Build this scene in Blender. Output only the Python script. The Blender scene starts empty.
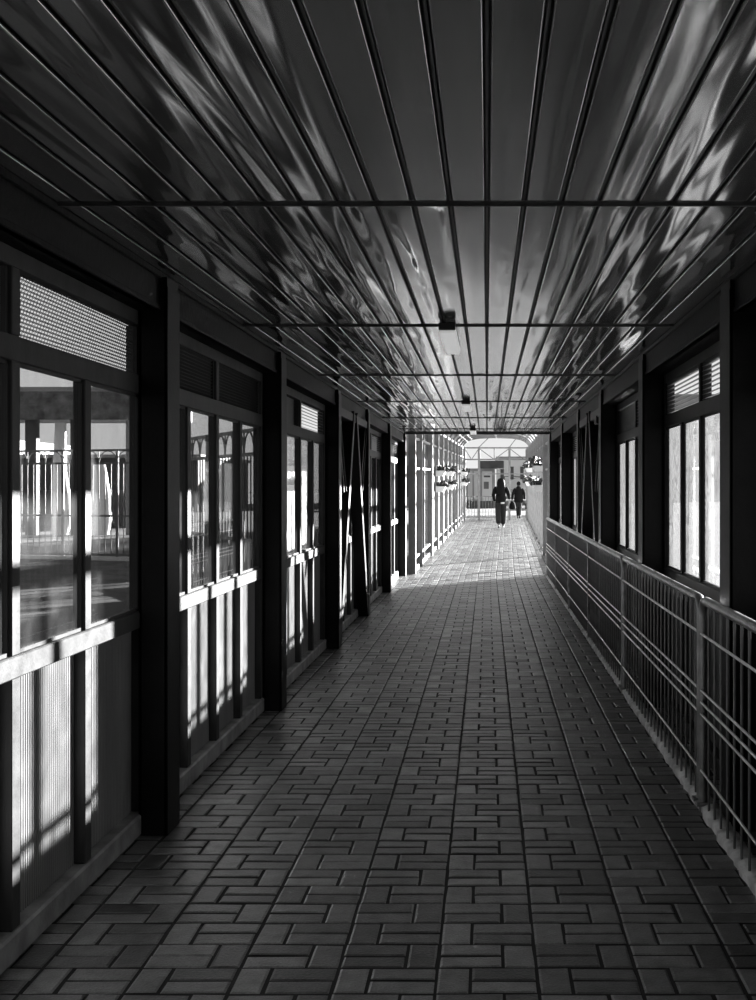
import bpy, math, random
from mathutils import Vector, Matrix, noise
random.seed(7)
SC = bpy.context.scene
COL = SC.collection
R = random.uniform

# ------------------------------------------------------------------ materials
def new_mat(name):
    m = bpy.data.materials.new(name); m.use_nodes = True
    nt = m.node_tree; nt.nodes.clear()
    out = nt.nodes.new('ShaderNodeOutputMaterial')
    return m, nt, out

def noise_tex(nt, scale, detail=4, stretch=None, dist=0.0):
    tc = nt.nodes.new('ShaderNodeTexCoord')
    mp = nt.nodes.new('ShaderNodeMapping')
    if stretch: mp.inputs['Scale'].default_value = stretch
    nt.links.new(tc.outputs['Object'], mp.inputs['Vector'])
    n = nt.nodes.new('ShaderNodeTexNoise')
    n.inputs['Scale'].default_value = scale; n.inputs['Detail'].default_value = detail
    n.inputs['Distortion'].default_value = dist
    nt.links.new(mp.outputs['Vector'], n.inputs['Vector'])
    return n

def ramp(nt, src, stops):
    r = nt.nodes.new('ShaderNodeValToRGB')
    e = r.color_ramp.elements
    while len(e) < len(stops): e.new(0.5)
    for el, (p, v) in zip(e, stops):
        el.position = p; el.color = (v, v, v, 1)
    nt.links.new(src, r.inputs['Fac'])
    return r

def paint(name, v, rough=0.5, metal=0.0, var=0.25, scale=6, bump=0.0, bscale=60, stretch=None, spec=0.5, coat=0.0):
    m, nt, out = new_mat(name)
    p = nt.nodes.new('ShaderNodeBsdfPrincipled')
    p.inputs['Roughness'].default_value = rough; p.inputs['Metallic'].default_value = metal
    p.inputs['Specular IOR Level'].default_value = spec
    n = noise_tex(nt, scale, 5, stretch)
    r = ramp(nt, n.outputs['Fac'], [(0.3, v*(1-var)), (0.7, v*(1+var))])
    nt.links.new(r.outputs['Color'], p.inputs['Base Color'])
    if bump:
        b = nt.nodes.new('ShaderNodeBump'); b.inputs['Strength'].default_value = bump
        b.inputs['Distance'].default_value = 0.01
        n2 = noise_tex(nt, bscale, 3)
        nt.links.new(n2.outputs['Fac'], b.inputs['Height']); nt.links.new(b.outputs['Normal'], p.inputs['Normal'])
    nt.links.new(p.outputs[0], out.inputs[0])
    return m

def glass(name, dust=0.06, gloss=1.0, smear=None, trans=0.0, tint=0.95, TL=.3):
    """thin pane: clear transmission + fresnel reflection + a film of dust or smeared plastic"""
    m, nt, out = new_mat(name)
    tr = nt.nodes.new('ShaderNodeBsdfTransparent'); tr.inputs[0].default_value = (tint, tint, tint, 1)
    gl = nt.nodes.new('ShaderNodeBsdfGlossy'); gl.inputs['Roughness'].default_value = 0.02
    fr = nt.nodes.new('ShaderNodeFresnel')
    geo = nt.nodes.new('ShaderNodeNewGeometry')      # both faces of a thin pane reflect alike
    io = nt.nodes.new('ShaderNodeMapRange'); io.inputs['To Min'].default_value = 1.45; io.inputs['To Max'].default_value = 1/1.45
    nt.links.new(geo.outputs['Backfacing'], io.inputs['Value']); nt.links.new(io.outputs[0], fr.inputs['IOR'])
    mx = nt.nodes.new('ShaderNodeMixShader')
    nt.links.new(fr.outputs[0], mx.inputs[0]); nt.links.new(tr.outputs[0], mx.inputs[1]); nt.links.new(gl.outputs[0], mx.inputs[2])
    df = nt.nodes.new('ShaderNodeBsdfDiffuse'); df.inputs[0].default_value = (.22, .22, .22, 1)
    tl = nt.nodes.new('ShaderNodeBsdfTranslucent'); tl.inputs[0].default_value = (TL, TL, TL, 1)
    film = nt.nodes.new('ShaderNodeMixShader'); film.inputs[0].default_value = trans
    nt.links.new(df.outputs[0], film.inputs[1]); nt.links.new(tl.outputs[0], film.inputs[2])
    if smear:
        n = noise_tex(nt, smear[0], 4, smear[1], smear[2])
        r = ramp(nt, n.outputs['Fac'], smear[3])
    else:
        n = noise_tex(nt, 9, 6, (1, 1, .6), .4)
        r = ramp(nt, n.outputs['Fac'], [(.35, dust*.35), (.7, dust*1.6)])
    fin = nt.nodes.new('ShaderNodeMixShader')
    nt.links.new(r.outputs['Color'], fin.inputs[0]); nt.links.new(mx.outputs[0], fin.inputs[1]); nt.links.new(film.outputs[0], fin.inputs[2])
    nt.links.new(fin.outputs[0], out.inputs[0])
    return m

def sheet(name, v, translucent=0.35, clear=0.0, var=.15):
    """ribbed polycarbonate sheet"""
    m, nt, out = new_mat(name)
    n = noise_tex(nt, 5, 5, (1, 1, .35))
    r = ramp(nt, n.outputs['Fac'], [(.3, v*(1-var)), (.7, v*(1+var))])
    df = nt.nodes.new('ShaderNodeBsdfPrincipled'); df.inputs['Roughness'].default_value = .35
    nt.links.new(r.outputs['Color'], df.inputs['Base Color'])
    tl = nt.nodes.new('ShaderNodeBsdfTranslucent'); nt.links.new(r.outputs['Color'], tl.inputs[0])
    mx = nt.nodes.new('ShaderNodeMixShader'); mx.inputs[0].default_value = translucent
    nt.links.new(df.outputs[0], mx.inputs[1]); nt.links.new(tl.outputs[0], mx.inputs[2])
    last = mx
    if clear:
        tr = nt.nodes.new('ShaderNodeBsdfTransparent')
        m2 = nt.nodes.new('ShaderNodeMixShader'); m2.inputs[0].default_value = clear
        nt.links.new(mx.outputs[0], m2.inputs[1]); nt.links.new(tr.outputs[0], m2.inputs[2]); last = m2
    nt.links.new(last.outputs[0], out.inputs[0])
    return m

def brick_mat():
    m, nt, out = new_mat('concrete_pavers')
    p = nt.nodes.new('ShaderNodeBsdfPrincipled')
    at = nt.nodes.new('ShaderNodeAttribute'); at.attribute_name = 'tone'
    n = noise_tex(nt, 14, 8)
    n2 = noise_tex(nt, 160, 3)
    mul = nt.nodes.new('ShaderNodeMath'); mul.operation = 'MULTIPLY'
    r = ramp(nt, n.outputs['Fac'], [(.3, .7), (.7, 1.3)])
    nt.links.new(at.outputs['Fac'], mul.inputs[0]); nt.links.new(r.outputs['Color'], mul.inputs[1])
    mul2 = nt.nodes.new('ShaderNodeMath'); mul2.operation = 'MULTIPLY'
    r2 = ramp(nt, n2.outputs['Fac'], [(.3, .75), (.7, 1.25)])
    nt.links.new(mul.outputs[0], mul2.inputs[0]); nt.links.new(r2.outputs['Color'], mul2.inputs[1])
    nt.links.new(mul2.outputs[0], p.inputs['Base Color'])
    p.inputs['Roughness'].default_value = BRICK_ROUGH
    p.inputs['Specular IOR Level'].default_value = .5
    b = nt.nodes.new('ShaderNodeBump'); b.inputs['Strength'].default_value = .5; b.inputs['Distance'].default_value = .005
    nb = noise_tex(nt, 90, 6); nt.links.new(nb.outputs['Fac'], b.inputs['Height']); nt.links.new(b.outputs[0], p.inputs['Normal'])
    nt.links.new(p.outputs[0], out.inputs[0])
    return m

BRICK_ROUGH = .37
M = {}
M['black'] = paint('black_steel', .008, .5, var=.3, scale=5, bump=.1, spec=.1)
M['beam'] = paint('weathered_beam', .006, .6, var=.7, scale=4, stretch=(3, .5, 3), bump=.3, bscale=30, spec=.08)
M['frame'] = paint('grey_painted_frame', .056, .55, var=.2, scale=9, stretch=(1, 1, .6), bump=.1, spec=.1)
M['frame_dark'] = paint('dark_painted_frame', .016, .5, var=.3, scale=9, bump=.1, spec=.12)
M['sill'] = paint('worn_grey_sill', .26, .6, var=.45, scale=8, bump=.2)
M['panel'] = sheet('ribbed_polycarbonate', .35, .5)
M['board'] = paint('dark_board', .02, .6, var=.3)
M['slat'] = paint('grey_metal_slats', .12, .45, var=.2)
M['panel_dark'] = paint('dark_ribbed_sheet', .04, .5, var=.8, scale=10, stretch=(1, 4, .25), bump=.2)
M['mesh'] = paint('dark_expanded_mesh', .03, .5)
M['glass'] = glass('dusty_glass', dust=.05)
M['film'] = glass('smeared_film_glass', trans=.9, TL=.13, smear=(4.2, (1.6, 1.6, .75), 3.2, [(.38, .14), (.43, .5), (.46, .12), (.52, .16), (.55, .62), (.58, .16), (.66, .5), (.72, .2)]))
M['ceil'] = paint('glossy_ceiling_slats', .5, .11, metal=.85, var=.1, scale=3, stretch=(1, .3, 1), spec=.75)
M['groove'] = paint('dark_groove', .01, .6)
M['seam'] = paint('dark_seam_strip', .02, .5)
M['rail'] = paint('galvanised_rail', .26, .36, metal=.6, var=.4, scale=12, bump=.15)
M['bar'] = paint('galvanised_bar', .16, .4, metal=.3, var=.3, scale=12)
M['rod'] = paint('bright_galvanised_rod', .8, .35, metal=.3, var=.15, scale=12)  # near-white colour stands in for light from the left glazing
M['kerb'] = paint('rough_concrete_kerb', .65, .9, var=.4, scale=10, bump=.8, bscale=35)
M['brick'] = brick_mat()
M['joint'] = paint('dark_joint_sand', .008, .95)
M['white'] = paint('white_plastic', .75, .45, var=.06)
M['lampbody'] = paint('black_lamp_body', .015, .5)
M['diff'] = paint('white_lamp_cover', .8, .3, var=.06)
_p = [n for n in M['diff'].node_tree.nodes if n.type == 'BSDF_PRINCIPLED'][0]      # faint even emission on the lamp cover
_p.inputs['Emission Color'].default_value = (1, 1, 1, 1); _p.inputs['Emission Strength'].default_value = .28
M['post'] = paint('pale_grey_steel', .2, .5, var=.2)
M['post_w'] = paint('white_steel', .2, .5, var=.12)
M['clearsheet'] = sheet('clear_ribbed_sheet', .85, .9, clear=.72)
M['farsheet'] = sheet('pale_ribbed_sheet', .36, .4, clear=.1)
M['roofsheet'] = sheet('milky_roof_sheet', .3, .75, clear=.2)
M['asphalt'] = paint('asphalt', .13, .9, var=.3, scale=2, bump=.2, spec=.05)
M['far_w'] = paint('pale_render', .6, .8, var=.1, scale=.4)
M['grey'] = paint('grey_render', .3, .8, var=.2, scale=1)
M['dgrey'] = paint('dark_grey_render', .07, .8, var=.3, scale=2)
M['mottle'] = paint('mottled_fascia', .12, .8, var=.8, scale=3)
M['drape'] = paint('white_drape', .85, .8, var=.05)
M['fence'] = paint('light_fence_paint', .11, .5)
M['cloth'] = paint('black_cloth', .005, .9, var=.3, scale=20)
M['cloth2'] = paint('charcoal_cloth', .006, .9, var=.3, scale=20, spec=.1)
M['hair'] = paint('dark_hair', .008, .6, var=.4, scale=40, stretch=(3, 3, .4), spec=.03)
M['skin'] = paint('skin', .12, .6, var=.08)
M['shoe'] = paint('pale_shoe', .45, .6)
M['leaf'] = paint('dark_leaf', .035, .5, var=.5, scale=15)
M['petal'] = paint('pale_petal', .6, .6, var=.2)
M['soil'] = paint('soil', .02, .95)

# ------------------------------------------------------------------ mesh builder
Y_FAR = 21.25
def warp(v):
    d = max(0.0, v.y - Y_FAR)
    return Vector((v.x + .0156*d, v.y, v.z + .0102*d))

class MB:
    def __init__(s): s.v = []; s.f = []; s.sm = []
    def face(s, pts, smooth=False):
        i = len(s.v); s.v += [Vector(p) for p in pts]; s.f.append(tuple(range(i, i+len(pts)))); s.sm.append(smooth)
    def raw(s, verts, faces, smooth=False):
        i = len(s.v); s.v += [Vector(p) for p in verts]
        for f in faces: s.f.append(tuple(k+i for k in f)); s.sm.append(smooth)
    def box(s, x0, x1, y0, y1, z0, z1, bev=0.0):
        x0, x1 = min(x0, x1), max(x0, x1); y0, y1 = min(y0, y1), max(y0, y1); z0, z1 = min(z0, z1), max(z0, z1)
        if bev <= 0:
            vs = [(x, y, z) for z in (z0, z1) for y in (y0, y1) for x in (x0, x1)]
            s.raw(vs, [(0, 2, 3, 1), (4, 5, 7, 6), (0, 1, 5, 4), (2, 6, 7, 3), (0, 4, 6, 2), (1, 3, 7, 5)])
            return s
        b = min(bev, (x1-x0)*.45, (y1-y0)*.45, (z1-z0)*.45)
        c = []
        idx = {}
        for zi, z in enumerate((z0, z1)):
            for yi, y in enumerate((y0, y1)):
                for xi, x in enumerate((x0, x1)):
                    sx, sy, sz = (1, -1)[xi], (1, -1)[yi], (1, -1)[zi]
                    for a, p in enumerate(((x, y+sy*b, z+sz*b), (x+sx*b, y, z+sz*b), (x+sx*b, y+sy*b, z))):
                        idx[(xi, yi, zi, a)] = len(c); c.append(p)
        F = []
        g = lambda x, y, z, a: idx[(x, y, z, a)]
        F.append((g(0,0,0,0), g(0,0,1,0), g(0,1,1,0), g(0,1,0,0))); F.append((g(1,0,0,0), g(1,1,0,0), g(1,1,1,0), g(1,0,1,0)))
        F.append((g(0,0,0,1), g(1,0,0,1), g(1,0,1,1), g(0,0,1,1))); F.append((g(0,1,0,1), g(0,1,1,1), g(1,1,1,1), g(1,1,0,1)))
        F.append((g(0,0,0,2), g(0,1,0,2), g(1,1,0,2), g(1,0,0,2))); F.append((g(0,0,1,2), g(1,0,1,2), g(1,1,1,2), g(0,1,1,2)))
        for z in (0, 1):
            for y in (0, 1): F.append((g(0,y,z,1), g(1,y,z,1), g(1,y,z,2), g(0,y,z,2)))
            for x in (0, 1): F.append((g(x,0,z,0), g(x,1,z,0), g(x,1,z,2), g(x,0,z,2)))
        for y in (0, 1):
            for x in (0, 1): F.append((g(x,y,0,0), g(x,y,1,0), g(x,y,1,1), g(x,y,0,1)))
        for z in (0, 1):
            for y in (0, 1):
                for x in (0, 1): F.append((g(x,y,z,0), g(x,y,z,1), g(x,y,z,2)))
        s.raw(c, F); return s
    def tube(s, pts, r, n=8, cap=True, r2=None):
        pts = [Vector(p) for p in pts]; rings = []
        L = len(pts)
        rr = r if isinstance(r, (list, tuple)) else [r]*L
        up0 = None
        for i, p in enumerate(pts):
            t = (pts[min(i+1, L-1)] - pts[max(i-1, 0)]).normalized()
            up = up0 if up0 is not None else (Vector((0, 0, 1)) if abs(t.z) < .9 else Vector((1, 0, 0)))
            a = t.cross(up)
            if a.length < 1e-4: a = t.cross(Vector((0, 1, 0)))
            a.normalize(); b = a.cross(t).normalized(); up0 = b
            rings.append([p + (a*math.cos(2*math.pi*k/n) + b*math.sin(2*math.pi*k/n))*rr[i] for k in range(n)])
        s.loft(rings, cap); return s
    def loft(s, rings, cap=True, smooth=True):
        n = len(rings[0]); vs = [p for r in rings for p in r]; fs = []
        for i in range(len(rings)-1):
            for k in range(n):
                fs.append((i*n+k, i*n+(k+1) % n, (i+1)*n+(k+1) % n, (i+1)*n+k))
        s.raw(vs, fs, smooth)
        if cap:
            s.face(rings[0][::-1]); s.face(rings[-1])
        return s
    def bar(s, a, b, w, h, up=(0, 0, 1)):
        a, b = Vector(a), Vector(b); t = (b-a).normalized(); u = Vector(up)
        x = t.cross(u)
        if x.length < 1e-4: x = t.cross(Vector((1, 0, 0)))
        x.normalize(); z = x.cross(t).normalized()
        q = [x*(w/2)*i + z*(h/2)*j for i, j in ((-1, -1), (1, -1), (1, 1), (-1, 1))]
        s.loft([[a+k for k in q], [b+k for k in q]], True, False); return s
    def build(s, name, mat, parent=None, origin=None, do_warp=False, tone=None):
        vs = [warp(v) for v in s.v] if do_warp else s.v
        o0 = Vector(origin) if origin is not None else (parent_world(parent) if parent else None)
        if o0 is None:
            lo = [min(v[i] for v in vs) for i in range(3)]; hi = [max(v[i] for v in vs) for i in range(3)]
            o0 = Vector(((lo[0]+hi[0])/2, (lo[1]+hi[1])/2, lo[2]))
        me = bpy.data.meshes.new(name)
        me.from_pydata([tuple(v-o0) for v in vs], [], s.f)
        me.polygons.foreach_set('use_smooth', s.sm)
        if tone:
            at = me.attributes.new('tone', 'FLOAT', 'FACE'); at.data.foreach_set('value', tone)
        me.materials.append(mat); me.update()
        ob = bpy.data.objects.new(name, me); COL.objects.link(ob)
        if parent: ob.parent = parent
        else: ob.location = o0
        return ob

def parent_world(p):
    v = Vector((0, 0, 0))
    while p is not None: v = v + p.location; p = p.parent
    return v

def tag(o, label, cat, group=None, kind=None):
    o['label'] = label; o['category'] = cat
    if group: o['group'] = group
    if kind: o['kind'] = kind
    return o

def empty(name, loc, label, cat, group=None, kind=None):
    o = bpy.data.objects.new(name, None); COL.objects.link(o); o.location = loc; o.empty_display_size = .1
    return tag(o, label, cat, group, kind)

def inst(me, name, parent, loc):
    o = bpy.data.objects.new(name, me); COL.objects.link(o); o.parent = parent
    o.location = Vector(loc) - parent_world(parent); return o

ORD = ['first', 'second', 'third', 'fourth', 'fifth', 'sixth', 'seventh', 'eighth', 'ninth', 'tenth', 'eleventh', 'twelfth', 'thirteenth']

# ------------------------------------------------------------------ dimensions
CAMZ = 1.46
XL, XR = -1.46, 1.17           # inner faces of the window walls
CL, CR = -1.34, 1.03           # inner faces of the pillars
ZC = 2.36                      # ceiling
COLS_L = [-3.9, -.8, 2.28, 5.36, 8.33, 11.55, 14.45, 17.7, 21.0]
COLS_R = [-3.9, -.8, 2.30, 5.42, 8.46, 11.55, 14.45, 17.6, 20.95]
CD = {-1: .2, 1: .22}
XRAIL = .975

# ------------------------------------------------------------------ floor: laid pavers
def floor():
    mb = MB(); tone = []
    gap, ch = .0052, .007
    y_end = 52.0
    def paver(x0, x1, y0, y1):
        xa, xb = (XL - .02, XR + .03) if y0 < Y_FAR else (-1.25, 1.13)
        x0, x1 = max(x0, xa), min(x1, xb)
        if x1 - x0 < .02: return
        g = gap*R(.7, 1.35)
        z = R(-.0012, .0012); tx = R(-.0011, .0011); ty = R(-.0018, .0018)
        a = (x0+g, x1-g, y0+g, y1-g)
        def P(x, y, dz):
            u = (x-(x0+x1)/2)/(x1-x0)*2; w = (y-(y0+y1)/2)/(y1-y0)*2
            return (x, y, z+dz+tx*u+ty*w)
        c = ch
        top = [P(a[0]+c, a[2]+c, 0), P(a[1]-c, a[2]+c, 0), P(a[1]-c, a[3]-c, 0), P(a[0]+c, a[3]-c, 0)]
        bot = [P(a[0], a[2], -.0030), P(a[1], a[2], -.0030), P(a[1], a[3], -.0030), P(a[0], a[3], -.0030)]
        mb.raw(top+bot, [(0, 1, 2, 3), (4, 5, 1, 0), (5, 6, 2, 1), (6, 7, 3, 2), (7, 4, 0, 3)])
        tone.extend([R(.06, .2)*R(.75, 1.2)]*5)
    y = 3.69 - .2*52; k = 0
    while y < y_end:
        x = -.15 - .3*5
        while x < 1.25:
            if k % 2 == 0:
                paver(x, x+.1, y, y+.2); paver(x+.1, x+.3, y, y+.1); paver(x+.1, x+.3, y+.1, y+.2)
            else:
                paver(x, x+.2, y, y+.1); paver(x, x+.2, y+.1, y+.2); paver(x+.2, x+.3, y, y+.2)
            x += .3
        y += .2; k += 1
    o = mb.build('floor', M['brick'], origin=(0, 0, 0), do_warp=True, tone=tone)
    tag(o, 'walkway floor of dark rectangular pavers laid in a basket weave', 'floor', kind='structure')
    jb = MB()
    for a, b in ((-6.8, Y_FAR), (Y_FAR, 52)):
        xa, xb = (XL-.02, XR+.03) if a < 0 else (-1.26, 1.14)
        jb.box(xa, xb, a, b, -.05, -.0042)
    j = jb.build('joint_bed', M['joint'], o, do_warp=True)
floor()

# ------------------------------------------------------------------ ceiling: wavy glossy slats
def ceiling():
    seams = [-5.33, -2.2, .93, 4.063, 7.12, 10.28, 13.45, 16.6, 19.8]
    ends = [-6.8] + seams + [21.15]
    pitch, gapw = .1176, .017
    root = empty('ceiling', (0, 0, ZC), 'low ceiling of long glossy dark metal slats with wavy reflections', 'ceiling', kind='structure')
    slats = MB(); grooves = MB(); rnd = random.Random(3)
    x_l, x_r = -1.372, 1.05
    for k in range(-12, 9):
        x0, x1 = k*pitch + gapw/2, (k+1)*pitch - gapw/2
        x0, x1 = max(x0, x_l), min(x1, x_r)
        gx = k*pitch
        if x1 - x0 < .01: continue
        for a, b in zip(ends[:-1], ends[1:]):
            a2, b2 = a+.004, b-.004
            ph = [rnd.uniform(0, 6.28) for _ in range(8)]
            amp = rnd.uniform(.6, 1.4); bow = rnd.uniform(-.0016, .0016)
            sd = rnd.uniform(0, 100)
            ny = max(4, int((b2-a2)/(.05 if a > 2 else .3)))
            us = [0, .015, .05, .12, .22, .33, .44, .56, .67, .78, .88, .95, .985, 1]; nx = len(us)-1
            rows = []
            for j in range(ny+1):
                y = a2 + (b2-a2)*j/ny
                row = []
                for i in range(nx+1):
                    u = us[i]; x = x0 + (x1-x0)*u
                    e = math.sin(math.pi*u)
                    w = noise.noise(Vector((sd, y*.8, u*1.3)))*.0062 + noise.noise(Vector((sd+40, y*2.7, u*1.8)))*.0016 + noise.noise(Vector((sd+80, y*6.0, u*2.2)))*.00045
                    z = (w*amp)*(.12+.88*e*e) + bow*e*e + .0006*math.sin(y*1.7+ph[1])
                    # rolled edges
                    ed = min(u, 1-u)*(x1-x0)
                    z *= min(1.0, .05 + min(y-a2, b2-y)/.1)
                    if ed < .001: z += .003
                    row.append((x, y, ZC + z))
                rows.append(row)
            vs = [p for r in rows for p in r]; fs = []
            for j in range(ny):
                for i in range(nx):
                    q = j*(nx+1)+i
                    fs.append((q, q+nx+1, q+nx+2, q+1))
            slats.raw(vs, fs, True)
            # returns up into the groove
            slats.face([(x0, a2, ZC+.003), (x0, b2, ZC+.003), (x0, b2, ZC+.02), (x0, a2, ZC+.02)])
            slats.face([(x1, a2, ZC+.003), (x1, b2, ZC+.003), (x1, b2, ZC+.02), (x1, a2, ZC+.02)])
        if gx > x_l:
            grooves.box(gx-.003, gx+.003, -6.8, 21.15, ZC+.011, ZC+.02)
    s_ob = slats.build('slats', M['ceil'], root)
    grooves.build('groove_strip', M['slat'], root)
    bk = MB(); bk.box(-1.7, 1.4, -6.8, 21.2, ZC+.021, ZC+.14)
    bk.build('roof_slab', M['groove'], root)
    for y in seams[2:]:
        MB().box(x_l, x_r, y-.0055, y+.0055, ZC-.009, ZC+.008, .002).build('seam_strip', M['seam'], root)
    MB().box(x_l, x_r, 21.12, 21.2, ZC-.03, ZC+.02, .003).build('end_strip', M['seam'], root)
ceiling()

# ------------------------------------------------------------------ long beams, pillars, closing walls
for side, xa, xb, nm in ((-1, -1.372, -1.62, 'left'), (1, 1.05, 1.33, 'right')):
    mb = MB(); mb.box(xa, xb, -6.8, 21.2, 2.2, 2.38, .004)
    mb.box(xa-side*.012, xa+side*.03, -6.8, 21.2, 2.335, 2.36, .003)
    mb.box(xa-side*.006, xa+side*.03, -6.8, 21.2, 2.2, 2.222, .003)
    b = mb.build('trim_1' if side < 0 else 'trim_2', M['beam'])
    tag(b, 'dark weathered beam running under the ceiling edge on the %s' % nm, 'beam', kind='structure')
    w = MB()
    w.box(XL-.02 if side < 0 else XR+.02, XL-.12 if side < 0 else XR+.12, -6.8, -3.9, 0, 2.2)
    o = w.build('wall_' + nm, M['board']); tag(o, 'plain dark wall on the %s behind the viewer' % nm, 'wall', kind='structure')
w = MB(); w.box(-1.7, 1.4, -6.95, -6.8, -.05, 2.5)
tag(w.build('wall_back', M['board']), 'plain dark end wall behind the viewer', 'wall', kind='structure')  # added out of view to stop light from behind; the corridor runs on
w = MB(); w.box(-1.7, -1.2, 21.2, 21.25, 2.36, 3.6); w.box(-1.2, 1.05, 21.2, 21.25, 2.36, 3.6); w.box(1.05, 1.45, 21.2, 21.25, 2.36, 3.6)
tag(w.build('wall_front', M['grey']), 'upright fascia closing the step from low ceiling to vaulted glass roof', 'wall', kind='structure')

for side in (-1, 1):
    for i, y in enumerate(COLS_L if side < 0 else COLS_R):
        if i == 0: continue
        xi = CL if side < 0 else CR
        xo = (XL if side < 0 else XR) - side*.001
        mb = MB()
        d = CD[side]
        # channel section: web plus two flanges
        mb.box(xi, xo, y, y+.012, 0, 2.34, .002)
        mb.box(xi, xo, y+d-.012, y+d, 0, 2.34, .002)
        mb.box(xi, xi+side*.012, y, y+d, 0, 2.34, .002)
        mb.box(xo-side*.012, xo, y, y+d, 0, 2.34)
        yb = y + (.11 if side < 0 and i == 3 else 0)
        mb.box((XL if side < 0 else XR)-side*.002, (XL if side < 0 else XR)+side*.06, yb-.002, y+d+.002, 0, 2.25)
        root = empty('pillar', (xi+side*.07, y+d/2, 0), '%s black steel pillar along the %s glazed wall' % (ORD[max(0, i-3)], 'left' if side < 0 else 'right'), 'pillar', kind='structure')
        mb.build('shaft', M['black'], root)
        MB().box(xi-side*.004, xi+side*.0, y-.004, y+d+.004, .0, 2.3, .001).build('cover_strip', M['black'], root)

# ------------------------------------------------------------------ window bays
def ribbed(mb, xg, side, y0, y1, z0, z1, step=.02, amp=.004, double=True):
    n = max(4, int((y1-y0)/step)); a = []; b = []
    prof = []
    for i in range(n):
        w = (y1-y0)/n; y = y0 + w*i
        prof += [(y, 0), (y+w*.45, 0), (y+w*.5, 1), (y+w*.95, 1)]
    prof.append((y1, 0))
    lo = [(xg+side*amp*h, y, z0) for y, h in prof]; hi = [(xg+side*amp*h, y, z1) for y, h in prof]
    m = len(prof)
    mb.raw(lo+hi, [(i, i+1, m+i+1, m+i) for i in range(m-1)])
    off = side*.006
    if double: mb.raw([(p[0]+off, p[1], p[2]) for p in lo+hi], [(i, m+i, m+i+1, i+1) for i in range(m-1)])

def louvre(mb, xc, side, y0, y1, z0, z1, tilt, n=9, depth=.05):
    # tilt > 0: slats rise outward (sun comes in), tilt < 0: shed outward
    for k in range(n):
        z = z0 + (z1-z0)*(k+.5)/n
        c, s = math.cos(tilt)*depth/2, math.sin(tilt)*depth/2
        t = .0012
        a = [(xc - side*c, y0, z - s - t), (xc + side*c, y0, z + s - t), (xc + side*c, y0, z + s + t), (xc - side*c, y0, z - s + t)]
        b = [(p[0], y1, p[2]) for p in a]
        mb.loft([[Vector(p) for p in a], [Vector(p) for p in b]], True, False)

def wire_mesh(mb, xc, y0, y1, z0, z1, cw=.026, chh=.0135):
    ny = int((y1-y0)/cw); nz = int((z1-z0)/chh); cw = (y1-y0)/ny; chh = (z1-z0)/nz
    for j in range(nz+1):
        z = z0 + chh*j
        for i in range(ny*2):
            ya, yb = y0+cw*.5*i, y0+cw*.5*(i+1)
            up = (i + j) % 2
            za, zb = (z + (chh*.28 if up else -chh*.28), z + (-chh*.28 if up else chh*.28))
            t = .0011
            mb.raw([(xc-.0008, ya, za-t), (xc-.0008, yb, zb-t), (xc-.0008, yb, zb+t), (xc-.0008, ya, za+t),
                    (xc+.0008, ya, za-t), (xc+.0008, yb, zb-t), (xc+.0008, yb, zb+t), (xc+.0008, ya, za+t)],
                   [(0, 1, 2, 3), (4, 7, 6, 5), (0, 4, 5, 1), (2, 6, 7, 3)])
    for i in range(0, ny*2+1):
        y = y0+cw*.5*i
        for j in range(nz):
            if (i + j) % 2: continue
            mb.box(xc-.0008, xc+.0008, y-.0018, y+.0018, z0+chh*j, z0+chh*(j+1))

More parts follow.
